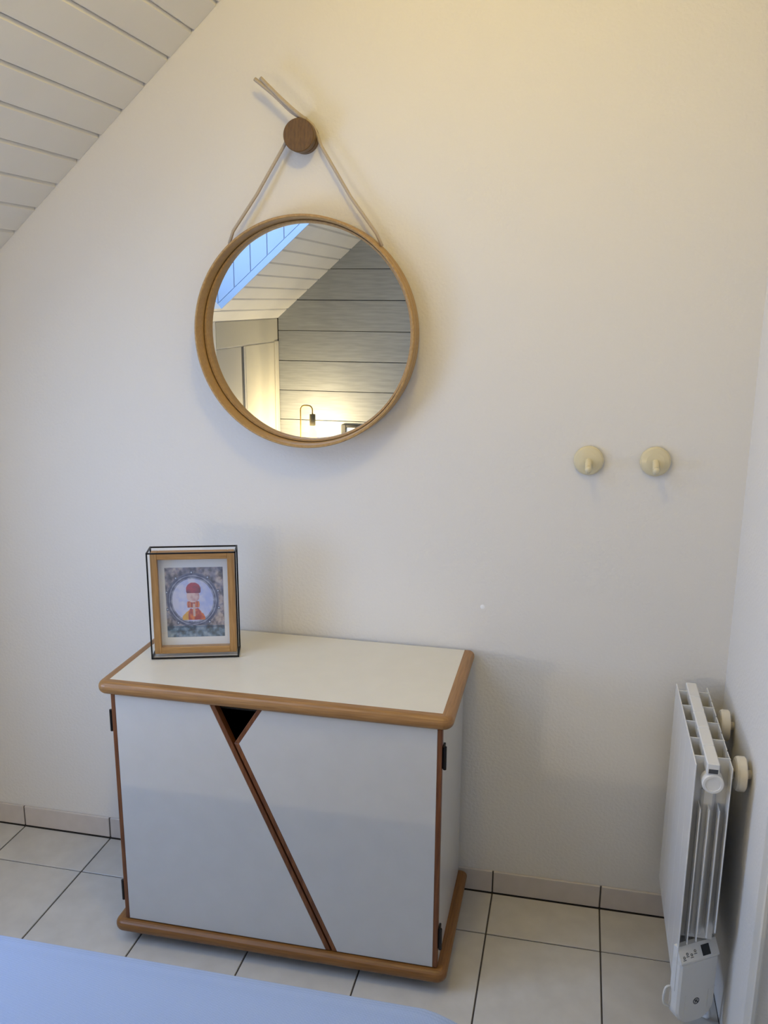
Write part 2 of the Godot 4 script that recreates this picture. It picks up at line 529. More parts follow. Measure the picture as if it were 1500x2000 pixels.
func build_setting() -> void:
	# floor: a bed of grout and tiles, each its own mesh
	var st := new_st()
	cbox(st, Vector3(-0.95, -0.15, -0.16), Vector3(2.3, -0.003, 3.4))
	var floor_o := struct("floor", st, M.grout, "beige square tile floor with dark grout joints")
	var joint := 0.004
	var rows := [0.0]
	var zz := 0.174
	while zz < ROOM_END:
		rows.append(zz)
		zz += 0.335
	rows.append(ROOM_END)
	for r in rows.size() - 1:
		var c := -1
		while c * PITCH < RIGHT:
			var x0 := maxf(c * PITCH, -0.19) + joint * 0.5
			var x1 := minf((c + 1) * PITCH, RIGHT) - joint * 0.5
			var z0: float = rows[r] + joint * 0.5
			var z1: float = rows[r + 1] - joint * 0.5
			if x1 - x0 > 0.01 and z1 - z0 > 0.01:
				st = new_st()
				cbox(st, Vector3(x0, -0.012, z0), Vector3(x1, rng.randf_range(-0.0003, 0.0003), z1), 0.0012)
				obj("tile", st, M.tiles[rng.randi() % 3], floor_o)
			c += 1
	# back wall and its tiled skirting
	st = new_st()
	cbox(st, Vector3(-0.95, -0.15, -0.16), Vector3(2.3, 3.0, -0.008))
	struct("wall_back", st, M.plaster, "textured off-white plaster wall behind mirror and sideboard")
	st = new_st()
	cbox(st, Vector3(-0.19, 0.0, -0.008), Vector3(RIGHT, 0.0688, -0.0035))
	var skirt := struct("baseboard_back", st, M.grout, "skirting of grey beige tiles along the back wall")
	for k in range(-1, 7):
		var x0 := maxf(k * PITCH, -0.19) + 0.002
		var x1 := minf((k + 1) * PITCH, RIGHT) - 0.002
		st = new_st()
		cbox(st, Vector3(x0, 0.003, -0.0078), Vector3(x1, 0.0708, 0.0), 0.0015)
		obj("tile", st, M.skirting, skirt)
	# right wall with a door beyond the radiator
	st = new_st()
	cbox(st, Vector3(RIGHT, -0.15, -0.16), Vector3(2.3, 3.0, 0.66))
	cbox(st, Vector3(RIGHT, 2.04, 0.66), Vector3(2.3, 3.0, 1.46))
	cbox(st, Vector3(RIGHT, -0.15, 1.46), Vector3(2.3, 3.0, 3.4))
	struct("wall_right", st, M.plaster, "white plaster wall carrying the radiator")
	st = new_st()
	cbox(st, Vector3(2.135, 0.004, 0.662), Vector3(2.175, 2.036, 1.458), 0.003)
	var door := struct("door_1", st, M.white_paint, "white interior door in the right wall beside the radiator")
	st = new_st()
	cbox(st, Vector3(2.087, 0.0, 0.6185), Vector3(RIGHT, 2.085, 0.668), 0.003)
	cbox(st, Vector3(2.087, 0.0, 1.452), Vector3(RIGHT, 2.085, 1.502), 0.003)
	cbox(st, Vector3(2.087, 2.034, 0.668), Vector3(RIGHT, 2.085, 1.452), 0.003)
	obj("door_frame", st, M.white_paint, door)
	st = new_st()
	tube(st, PackedVector3Array([Vector3(2.135, 1.03, 1.39), Vector3(2.095, 1.03, 1.39), Vector3(2.085, 1.03, 1.375), Vector3(2.085, 1.03, 1.28)]), 0.009)
	obj("handle", st, M.brass, door)
	# wall of planks at the bed's head
	st = new_st()
	cbox(st, Vector3(-0.95, -0.15, ROOM_END + 0.012), Vector3(2.3, 3.0, 3.4))
	var pw := struct("wall_front", st, M.plank_gap, "wall of grey whitewashed horizontal planks at the head of the bed")
	var y0 := 0.9225 - 5 * 0.187
	var k2 := 0
	while y0 < 2.9:
		st = new_st()
		cbox(st, Vector3(-0.19, maxf(y0 + 0.0018, 0.0), ROOM_END - 0.006 + 0.0015 * (k2 % 2)), Vector3(RIGHT, minf(y0 + 0.1852, 2.9), ROOM_END + 0.012), 0.0015)
		obj("plank", st, M.planks[k2 % 4], pw)
		y0 += 0.187
		k2 += 1
	# ceiling: boards up the slope (cut round the dormer), flat beyond
	var da := 0.70
	var db := 2.10
	# boards counted so that their joints meet the back wall where they do in the photo
	var bp := 0.09044
	var first := (Vector2(0.69146, 2.32778) - SLOPE_FOOT).dot(SLOPE_DIR)
	var lo_k := -int(ceil_i(first / bp))
	var open_a := first + (lo_k + 1) * bp      # the roof window's opening, from joint to joint
	var open_b := open_a + 13 * bp
	var ta := open_a + 0.016                   # inside its lining boards
	var tb := open_b - 0.016
	var deep := 0.34         # and lies this far behind its face
	st = new_st()
	slab(st, -0.9, 2.2, 0.0145, 0.5, -0.16, da - 0.017)
	slab(st, -0.9, 2.2, 0.0145, 0.5, db + 0.017, 3.4)
	slab(st, open_b + 0.001, 2.2, 0.014, 0.5, da - 0.017, db + 0.017)
	slab(st, -0.9, open_a - 0.001, 0.014, 0.5, da - 0.017, db + 0.017)
	cbox(st, Vector3(1.18, CEILING_Y, -0.16), Vector3(2.3, CEILING_Y + 0.12, 3.4))
	var ceil := struct("ceiling", st, M.ceiling_paint, "white tongue and groove boards on the sloping attic ceiling")
	for k in range(lo_k, 10):
		var t0 := maxf(first + k * bp, 0.0)
		var t1 := first + (k + 1) * bp
		if t1 - t0 < 0.01:
			continue
		for span in ([[-0.007, ROOM_END]] if t0 > open_b - 0.005 or t1 < open_a + 0.005 else [[-0.007, da - 0.009], [db + 0.009, ROOM_END]]):
			st = new_st()
			board(st, t0, t1, span[0], span[1])
			obj("board", st, M.ceiling_paint, ceil)
	# left side: low wall, and the roof window with its boarded reveals
	st = new_st()
	cbox(st, Vector3(-0.35, -0.15, -0.16), Vector3(-0.194, 1.56, 0.80))
	cbox(st, Vector3(-0.35, -0.15, 0.80), Vector3(-0.194, 0.70, 1.50))
	cbox(st, Vector3(-0.35, 1.45, 0.80), Vector3(-0.194, 1.56, 1.50))
	cbox(st, Vector3(-0.35, -0.15, 1.50), Vector3(-0.194, 1.56, 2.2))
	cbox(st, Vector3(-0.35, -0.15, 2.2), Vector3(-0.201, 1.56, 3.4))
	struct("wall_left", st, M.plaster, "low white wall under the sloping ceiling")
	for side in 2:
		var sg := -1.0 if side == 0 else 1.0
		var zf := da if side == 0 else db
		st = new_st()
		slab(st, ta - 0.016, tb + 0.016, 0.001, deep + 0.06, zf + sg * 0.016, zf + sg * 0.008)
		var ck := struct("wall_reveal", st, M.white_paint, "reveal of pale blue upright boards at the %s side of the roof window" % ("near" if side == 0 else "far"))
		# upright boards, each cut to the slope, leaving a plain rail along it
		var step := 0.0895
		for j in range(-6, 10):
			var a := -0.0427 + j * step + 0.0022
			var b := -0.0427 + (j + 1) * step - 0.0022
			var poly := PackedVector2Array([Vector2(a, 0.8), Vector2(b, 0.8), Vector2(b, 3.4), Vector2(a, 3.4)])
			var cut := PackedVector2Array([slope_at(ta) - SLOPE_NORMAL * 0.032, slope_at(tb) - SLOPE_NORMAL * 0.032, slope_at(tb) - SLOPE_NORMAL * deep, slope_at(ta) - SLOPE_NORMAL * deep])
			for piece in Geometry2D.intersect_polygons(poly, cut):
				st = new_st()
				prism(st, piece, zf + sg * 0.008, zf, 0.0012)
				obj("board", st, M.reveal_blue, ck)
		st = new_st()
		slab(st, ta, tb, 0.0, 0.030, zf + sg * 0.008, zf)
		obj("rail", st, M.reveal_blue, ck)
	for e in [[ta - 0.016, ta, "sill"], [tb, tb + 0.016, "head"]]:
		st = new_st()
		slab(st, e[0], e[1], 0.0, deep + 0.06, da - 0.016, db + 0.016)
		struct("trim_%d" % (2 if e[2] == "sill" else 3), st, M.white_paint, "white %s board of the roof window" % e[2])
	st = new_st()
	for z in [da, db - 0.06]:
		slab(st, ta, tb, deep, deep + 0.06, z, z + 0.06)
	slab(st, ta, ta + 0.06, deep, deep + 0.06, da + 0.06, db - 0.06)
	slab(st, tb - 0.06, tb, deep, deep + 0.06, da + 0.06, db - 0.06)
	var win := struct("window_1", st, M.white_paint, "roof window in the sloping ceiling letting in daylight")
	st = new_st()
	slab(st, ta + 0.055, tb - 0.055, deep + 0.02, deep + 0.03, da + 0.055, db - 0.055)
	obj("pane", st, M.glass, win)
	# a small unseen window in the low wall, added to let in blue light
	st = new_st()
	for e in [[0.70, 0.75], [1.40, 1.45]]:
		cbox(st, Vector3(-0.34, e[0], 0.80), Vector3(-0.28, e[1], 1.50), 0.003)
	for z in [0.80, 1.45]:
		cbox(st, Vector3(-0.34, 0.75, z), Vector3(-0.28, 1.40, z + 0.05), 0.003)
	var added_win := struct("window_added_2", st, M.white_paint, "small unseen window added in the low wall under the slope")
	st = new_st()
	cbox(st, Vector3(-0.312, 0.745, 0.845), Vector3(-0.308, 1.405, 1.455))
	obj("pane", st, M.glass, added_win)
	# a dab of filler left on the wall
	st = new_st(true)
	lathe(st, PackedVector2Array([Vector2(0.007, 0), Vector2(0.006, 0.0007), Vector2(0.003, 0.0011), Vector2(0, 0.0012)]), Vector3(1.463, 0.872, -0.0085), Vector3(0, 0, 1), 14)
	tag(obj("trim_1", st, M.filler), "small white dab of filler on the wall above the sideboard", "filler", "", "structure")

func ceil_i(v: float) -> float:
	return floor(v) + 1.0

# part of the slope's backing between t0 and t1 along it, behind its face by d0 to d1
func slab(st: SurfaceTool, t0: float, t1: float, d0: float, d1: float, z0: float, z1: float) -> void:
	var a := slope_at(t0) - SLOPE_NORMAL * d0
	var b := slope_at(t1) - SLOPE_NORMAL * d0
	var c := slope_at(t1) - SLOPE_NORMAL * d1
	var d := slope_at(t0) - SLOPE_NORMAL * d1
	prism(st, PackedVector2Array([a, b, c, d]), z0, z1)

# one tongue-and-groove board: a flat face with both long edges bevelled, so that two boards meet in a shallow V
func board(st: SurfaceTool, t0: float, t1: float, z0: float, z1: float) -> void:
	var q := [[t0, 0.014], [t0, 0.007], [t0 + 0.0045, 0.0], [t1 - 0.0078, 0.0], [t1 - 0.0006, 0.007], [t1 - 0.0006, 0.014]]
	var poly := PackedVector2Array()
	for e in q:
		poly.append(slope_at(e[0]) - SLOPE_NORMAL * e[1])
	prism(st, poly, z0, z1)

# ================================================================ sideboard
const SB := {"l": 0.576, "r": 1.4197, "back": 0.006, "front": 0.401}

func lip_profile(w: float, lo: float, hi: float) -> PackedVector2Array:
	var p := PackedVector2Array()
	var r := minf((hi - lo) * 0.5, w) * 0.92
	p.append(Vector2(0, lo))
	p.append_array(arc2(Vector2(w - r, lo + r), r, -90, 0, 5))
	p.append_array(arc2(Vector2(w - r, hi - r), r, 0, 90, 5))
	p.append(Vector2(0, hi))
	return p

func edge_run(parent: Node, called: String, w: float, lo: float, hi: float, l: float, r: float, back: float, front: float, mx: Material, mz: Material) -> void:
	var prof := lip_profile(w, lo, hi)
	var arc := func(c: Vector3, a0: float, a1: float) -> Array:
		var out := []
		for i in 5:
			var a := deg_to_rad(lerpf(a0, a1, i / 4.0))
			out.append([c, Vector3(cos(a), 0, sin(a))])
		return out
	var fl := Vector3(l, 0, front)
	var fr := Vector3(r, 0, front)
	var st := new_st()
	var places: Array = arc.call(fl, 135, 90)
	places.append_array(arc.call(fr, 90, 45))
	sweep(st, places, prof)
	obj(called, st, mx, parent)
	st = new_st()
	places = [[Vector3(l, 0, back), Vector3(-1, 0, 0)]]
	places.append_array(arc.call(fl, 180, 135))
	sweep(st, places, prof)
	obj(called, st, mz, parent)
	st = new_st()
	places = [[Vector3(r, 0, back), Vector3(1, 0, 0)]]
	places.append_array(arc.call(fr, 0, 45))
	sweep(st, places, prof)
	obj(called, st, mz, parent)

func build_sideboard() -> void:
	var t := thing("sideboard", "white two-door sideboard edged in brown wood with a diagonal split between its doors", "sideboard", Vector3(1.0, 0, 0.2))
	# top
	var st := new_st()
	cbox(st, Vector3(SB.l, 0.716, SB.back), Vector3(SB.r, 0.7487, SB.front))
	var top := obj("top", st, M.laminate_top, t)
	edge_run(top, "edging", 0.027, 0.716, 0.7492, SB.l, SB.r, SB.back, SB.front, M.wood_x, M.wood_z)
	# carcass
	var bl := 0.5835
	var br := 1.4205
	st = new_st()
	cbox(st, Vector3(br - 0.016, 0.065, 0.012), Vector3(br, 0.716, 0.393))
	obj("side_panel", st, M.laminate, t)
	st = new_st()
	cbox(st, Vector3(bl, 0.065, 0.012), Vector3(bl + 0.016, 0.716, 0.393))
	obj("side_panel", st, M.laminate, t)
	st = new_st()
	cbox(st, Vector3(bl + 0.016, 0.065, 0.014), Vector3(br - 0.016, 0.716, 0.02))
	obj("back_panel", st, M.dark_inside, t)
	st = new_st()
	cbox(st, Vector3(bl + 0.016, 0.36, 0.02), Vector3(br - 0.016, 0.376, 0.36))
	cbox(st, Vector3(bl + 0.016, 0.699, 0.02), Vector3(br - 0.016, 0.715, 0.392))
	obj("shelf", st, M.dark_inside, t)
	# base
	st = new_st()
	cbox(st, Vector3(SB.l + 0.001, 0.036, SB.back + 0.002), Vector3(SB.r, 0.0665, SB.front + 0.001))
	var base := obj("base", st, M.laminate, t)
	edge_run(base, "edging", 0.0265, 0.0335, 0.0672, SB.l + 0.003, SB.r, SB.back + 0.004, SB.front + 0.002, M.base_x, M.base_z)
	for x in [0.62, 1.375]:
		for z in [0.06, 0.36]:
			st = new_st(true)
			lathe(st, PackedVector2Array([Vector2(0, 0), Vector2(0.016, 0.0), Vector2(0.019, 0.004), Vector2(0.019, 0.036), Vector2(0, 0.036)]), Vector3(x, 0, z), Vector3.UP, 20)
			obj("foot", st, M.dark_inside, t)
	# doors: laminate leaves, each with its lippings
	var zb := 0.395
	var zf := 0.412
	var yb := 0.0705
	var yt := 0.7135
	var m := (1.1358 - 0.8475) / (0.0705 - 0.7135)       # x per y down the diagonal
	var dx := func(x_at_top: float, y: float) -> float: return x_at_top + (y - yt) * m
	var ll := 0.5825
	var lw := 0.0115
	var dl := 0.8475          # left laminate's slanting edge at the top
	var lip_w := 0.0125       # horizontal width of a slanting lipping
	var gap := 0.005
	st = new_st()
	prism(st, PackedVector2Array([Vector2(ll + lw, yb), Vector2(dx.call(dl, yb), yb), Vector2(dx.call(dl, yt), yt), Vector2(ll + lw, yt)]), zb, zf, 0.0006)
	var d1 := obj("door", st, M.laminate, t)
	st = new_st()
	prism(st, PackedVector2Array([Vector2(ll, yb), Vector2(ll + lw, yb), Vector2(ll + lw, yt), Vector2(ll, yt)]), zb, zf, 0.001)
	obj("lipping", st, M.lipping, d1)
	st = new_st()
	prism(st, PackedVector2Array([Vector2(dx.call(dl, yb), yb), Vector2(dx.call(dl + lip_w, yb), yb), Vector2(dx.call(dl + lip_w, yt), yt), Vector2(dx.call(dl, yt), yt)]), zb - 0.004, zf, 0.001)
	obj("lipping", st, M.lipping, d1)
	# right door: its upper corner is cut away to leave the finger hole
	var rr := 1.4215
	var e0 := dl + lip_w + gap           # outer slanting edge of the right door (top)
	var e1 := e0 + lip_w
	var yc := 0.618                      # where cut and slant meet
	var pc := Vector2(dx.call(e1, yc), yc)
	var cut_dir := (Vector2(0.982, yt) - pc).normalized()
	var pt: Vector2 = Vector2(0.982, yt)
	var lam := PackedVector2Array([Vector2(dx.call(e1, yb), yb), Vector2(rr - lw, yb), Vector2(rr - lw, yt), pt, pc])
	st = new_st()
	prism(st, lam, zb, zf, 0.0006)
	var d2 := obj("door", st, M.laminate, t)
	st = new_st()
	prism(st, PackedVector2Array([Vector2(rr - lw, yb), Vector2(rr, yb), Vector2(rr, yt), Vector2(rr - lw, yt)]), zb, zf, 0.001)
	obj("lipping", st, M.lipping, d2)
	var co := Vector2(-cut_dir.y, cut_dir.x) * 0.0105    # outward from the laminate, up and left
	# outer corner: where the slanting outer edge meets the cut's outer edge
	var oc := Vector2.ZERO
	var sd := Vector2(m, 1.0)
	oc = Geometry2D.line_intersects_line(Vector2(dx.call(e0, 0.0), 0.0), sd, pc + co, cut_dir)
	st = new_st()
	prism(st, PackedVector2Array([Vector2(dx.call(e0, yb), yb), Vector2(dx.call(e1, yb), yb), pc, oc]), zb - 0.004, zf, 0.001)
	obj("lipping", st, M.lipping, d2)
	var ot: Vector2 = Geometry2D.line_intersects_line(Vector2(0, yt), Vector2(1, 0), pc + co, cut_dir)
	st = new_st()
	prism(st, PackedVector2Array([pc, pt, ot, oc]), zb - 0.004, zf, 0.001)
	obj("lipping", st, M.lipping, d2)
	# hinges on the outer edges
	for h in [[ll, d1, -1.0], [rr, d2, 1.0]]:
		for y in [0.150, 0.640]:
			st = new_st()
			var x0: float = h[0]
			var s: float = h[2]
			cbox(st, Vector3(minf(x0, x0 + s * 0.005), y - 0.03, 0.383), Vector3(maxf(x0, x0 + s * 0.005), y + 0.028, 0.405), 0.001)
			tube(st, PackedVector3Array([Vector3(x0 + s * 0.006, y - 0.03, 0.405), Vector3(x0 + s * 0.006, y + 0.028, 0.405)]), 0.0042, 8)
			obj("hinge", st, M.hinge, h[1])

# ================================================================ round mirror on its cord
func build_mirror() -> void:
	var c := Vector3(0.9850, 1.5905, -0.008)
	var t := thing("mirror", "round mirror in a deep pale wood ring hung from a cord on the wall", "mirror", c)
	var st := new_st(true)
	var R := 0.2935
	# ring: back, outer side, thin rounded front rim, inner wall with a step down to the glass
	var prof := PackedVector2Array([Vector2(R - 0.034, 0.004), Vector2(R - 0.002, 0.004), Vector2(R, 0.006), Vector2(R, 0.038), Vector2(R - 0.0012, 0.039), Vector2(R - 0.0012, 0.041), Vector2(R, 0.042), Vector2(R, 0.069), Vector2(R - 0.002, 0.0725), Vector2(R - 0.0055, 0.0725), Vector2(R - 0.0075, 0.070), Vector2(R - 0.0105, 0.037), Vector2(R - 0.0105, 0.029), Vector2(R - 0.0130, 0.029), Vector2(R - 0.0130, 0.0345), Vector2(R - 0.0175, 0.0335), Vector2(R - 0.0190, 0.0175), Vector2(R - 0.034, 0.0175)])
	st = new_st()
	lathe(st, prof, c, Vector3(0, 0, 1), 128, true)
	var mi := obj("frame", st, M.ash, t)
	smooth_round(mi, c)
	st = new_st()
	lathe(st, PackedVector2Array([Vector2(0, 0.012), Vector2(R - 0.018, 0.012), Vector2(R - 0.018, 0.018), Vector2(0, 0.018)]), c, Vector3(0, 0, 1), 96)
	obj("glass", st, M.silver, t)
	# cord: down both sides from the peg, and its two loose ends above it
	var pz := 0.018
	st = new_st(true)
	tube(st, PackedVector3Array([Vector3(0.7838, 1.815, 0.030), Vector3(0.795, 1.846, 0.029), Vector3(0.860, 1.935, 0.024), Vector3(0.9330, 2.050, pz), Vector3(0.9435, 2.070, pz), Vector3(0.953, 2.090, pz), Vector3(0.970, 2.106, pz), Vector3(0.990, 2.109, pz)]), 0.0044, 8)
	obj("cord", st, M.cord, t)
	st = new_st(true)
	tube(st, PackedVector3Array([Vector3(1.1868, 1.808, 0.030), Vector3(1.172, 1.838, 0.029), Vector3(1.105, 1.925, 0.024), Vector3(1.0285, 2.046, pz), Vector3(1.0215, 2.066, pz), Vector3(1.008, 2.094, pz), Vector3(0.992, 2.108, pz + 0.004)]), 0.0044, 8)
	obj("cord", st, M.cord, t)
	for e in [[Vector3(0.992, 2.108, 0.02), Vector3(0.962, 2.123, 0.036), Vector3(0.918, 2.162, 0.042), Vector3(0.868, 2.2005, 0.04)], [Vector3(0.990, 2.108, 0.027), Vector3(0.970, 2.123, 0.042), Vector3(0.930, 2.158, 0.046), Vector3(0.884, 2.2015, 0.043)]]:
		var pts := PackedVector3Array(e)
		st = new_st(true)
		tube(st, bend(pts), 0.0058, 8, 0.85)
		obj("cord_end", st, M.cord, t)

func bend(p: PackedVector3Array) -> PackedVector3Array:
	var c := Curve3D.new()
	for i in p.size():
		var d := (p[mini(i + 1, p.size() - 1)] - p[maxi(i - 1, 0)]) / 6.0
		c.add_point(p[i], -d, d)
	return c.tessellate_even_length(5, 0.008)

# gives a turned body normals that run smoothly round its axis while its profile keeps its edges
func smooth_round(mi: MeshInstance3D, c: Vector3) -> void:
	var a: Array = mi.mesh.surface_get_arrays(0)
	var v: PackedVector3Array = a[Mesh.ARRAY_VERTEX]
	var n: PackedVector3Array = a[Mesh.ARRAY_NORMAL]
	for i in v.size():
		var rad := v[i] - c
		rad.z = 0
		var d := rad.normalized()
		var side := Vector2(n[i].x, n[i].y).length() * signf(n[i].dot(d))
		n[i] = Vector3(d.x * side, d.y * side, n[i].z).normalized()
	a[Mesh.ARRAY_NORMAL] = n
	var am := ArrayMesh.new()
	am.add_surface_from_arrays(Mesh.PRIMITIVE_TRIANGLES, a)
	mi.mesh = am

func build_peg() -> void:
	var c := Vector3(0.979, 2.069, -0.008)
	var t := thing("wall_peg", "round dark wooden peg on the wall above the mirror, carrying its cord", "peg", c)
	var st := new_st()
	lathe(st, PackedVector2Array([Vector2(0, 0.0), Vector2(0.0375, 0.0), Vector2(0.0375, 0.020), Vector2(0.035, 0.0225), Vector2(0.035, 0.0285), Vector2(0.039, 0.031), Vector2(0.0392, 0.033), Vector2(0.0392, 0.053), Vector2(0.0378, 0.055), Vector2(0, 0.055)]), c, Vector3(0, 0, 1), 64)
	smooth_round(obj("knob", st, M.walnut, t), c)

# ================================================================ picture in a wire box on the sideboard
func build_photo_frame() -> void:
	var a := Vector3(0.6228, 0.7505, 0.2656)
	var b := Vector3(0.8408, 0.7505, 0.1964)
	var right := (b - a).normalized()
	var t := thing("picture_frame", "small picture frame of pale wood in a black wire box on the sideboard", "picture frame", (a + b) * 0.5)
	var W := a.distance_to(b)
	var H := 0.291
	var D := 0.062
	var back := right.cross(Vector3.UP).normalized()
	if back.z > 0: back = -back
	var xf := Transform3D(Basis(right, Vector3.UP, -back), a)      # local x right, y up, z towards the viewer
	var r := 0.0036
	var st := new_st()
	for z in [0.0, -D]:
		for e in [[0.0, r, 0.0, H], [W - r, W, 0.0, H]]:
			cbox(st, Vector3(e[0], e[2], z - r), Vector3(e[1], e[3], z + 0.0), 0.0, xf)
		for e in [[0.0, r], [H - r, H]]:
			cbox(st, Vector3(0, e[0], z - r), Vector3(W, e[1], z), 0.0, xf)
	for x in [0.0, W - r]:
		for y in [0.0, H - r]:
			cbox(st, Vector3(x, y, -D), Vector3(x + r, y + r, 0), 0.0, xf)
	obj("wire_box", st, M.black_wire, t)
	# wooden rails
	var x0 := 0.007
	var x1 := W - 0.007
	var y0 := 0.008
	var y1 := H - 0.006
	var rw := 0.0175
	var z0 := -0.046
	var z1 := -0.016
	for e in [[x0, x0 + rw, y0, y1, M.oak_y], [x1 - rw, x1, y0, y1, M.oak_y], [x0 + rw, x1 - rw, y0, y0 + rw, M.oak_x], [x0 + rw, x1 - rw, y1 - rw, y1, M.oak_x]]:
		st = new_st()
		cbox(st, Vector3(e[0], e[2], z0), Vector3(e[1], e[3], z1), 0.001, xf)
		obj("rail", st, e[4], t)
	st = new_st()
	cbox(st, Vector3(x0 + rw - 0.001, y0 + rw - 0.001, -0.037), Vector3(x1 - rw + 0.001, y1 - rw + 0.001, -0.034), 0.0, xf)
	var paper := obj("mount", st, M.paper, t)
	# the print lies on the mount
	var pa := Vector2(x0 + rw + 0.0155, y0 + rw + 0.022)
	var pb := Vector2(x1 - rw - 0.0135, y1 - rw - 0.0265)
	st = new_st()
	st.set_smooth_group(-1)
	var zz := -0.0336
	var c := [Vector3(pa.x, pa.y, zz), Vector3(pb.x, pa.y, zz), Vector3(pb.x, pb.y, zz), Vector3(pa.x, pb.y, zz)]
	var uv := [Vector2(0, 1), Vector2(1, 1), Vector2(1, 0), Vector2(0, 0)]
	for k in [0, 2, 1, 0, 3, 2]:
		st.set_uv(uv[k])
		st.add_vertex(xf * c[k])
	for k in 4:
		var j := (k + 1) % 4
		var cb := [c[k] + Vector3(0, 0, -0.0005), c[j] + Vector3(0, 0, -0.0005)]
		var mid: Vector3 = (c[k] + c[j]) * 0.5 - (c[0] + c[2]) * 0.5
		st.set_uv(uv[k])
		quad(st, xf * c[k], xf * c[j], xf * cb[1], xf * cb[0], xf.basis * mid)
	obj("print", st, M.print, paper)
	st = new_st()
	cbox(st, Vector3(x0 + 0.004, y0 + 0.004, -0.0335 + 0.012), Vector3(x1 - 0.004, y1 - 0.004, -0.0335 + 0.0135), 0.0, xf)
	obj("pane", st, M.glass, t)

# ================================================================ coat hooks
func build_hooks() -> void:
	var n := 0
	for c in [Vector3(1.7185, 1.286, -0.008), Vector3(1.8805, 1.2905, -0.008)]:
		var t := thing("coat_hook", ["cream round coat hook on the wall, the one nearer the mirror", "cream round coat hook on the wall, the one nearer the radiator corner"][n], "coat hook", c, "cream coat hooks on the back wall")
		var st := new_st()
		lathe(st, PackedVector2Array([Vector2(0, 0), Vector2(0.032, 0.0), Vector2(0.0372, 0.003), Vector2(0.0372, 0.009), Vector2(0.033, 0.014), Vector2(0.022, 0.018), Vector2(0.013, 0.0195), Vector2(0, 0.020)]), c, Vector3(0, 0, 1), 48)
		smooth_round(obj("plate", st, M.cream, t), c)
		st = new_st(true)
		tube(st, bend(PackedVector3Array([c + Vector3(0, 0.002, 0.012), c + Vector3(0, -0.006, 0.030), c + Vector3(0, -0.015, 0.041), c + Vector3(0, -0.019, 0.048), c + Vector3(0, -0.016, 0.054)])), 0.0085, 12, 0.9)
		obj("peg", st, M.cream, t)
		st = new_st(true)
		var tip: Vector3 = c + Vector3(0, -0.014, 0.056)
		lathe(st, PackedVector2Array([Vector2(0, -0.009), Vector2(0.006, -0.007), Vector2(0.009, 0), Vector2(0.006, 0.007), Vector2(0, 0.009)]), tip, Vector3(0, 0.8, 0.6), 16)
		obj("tip", st, M.cream, t)
		n += 1

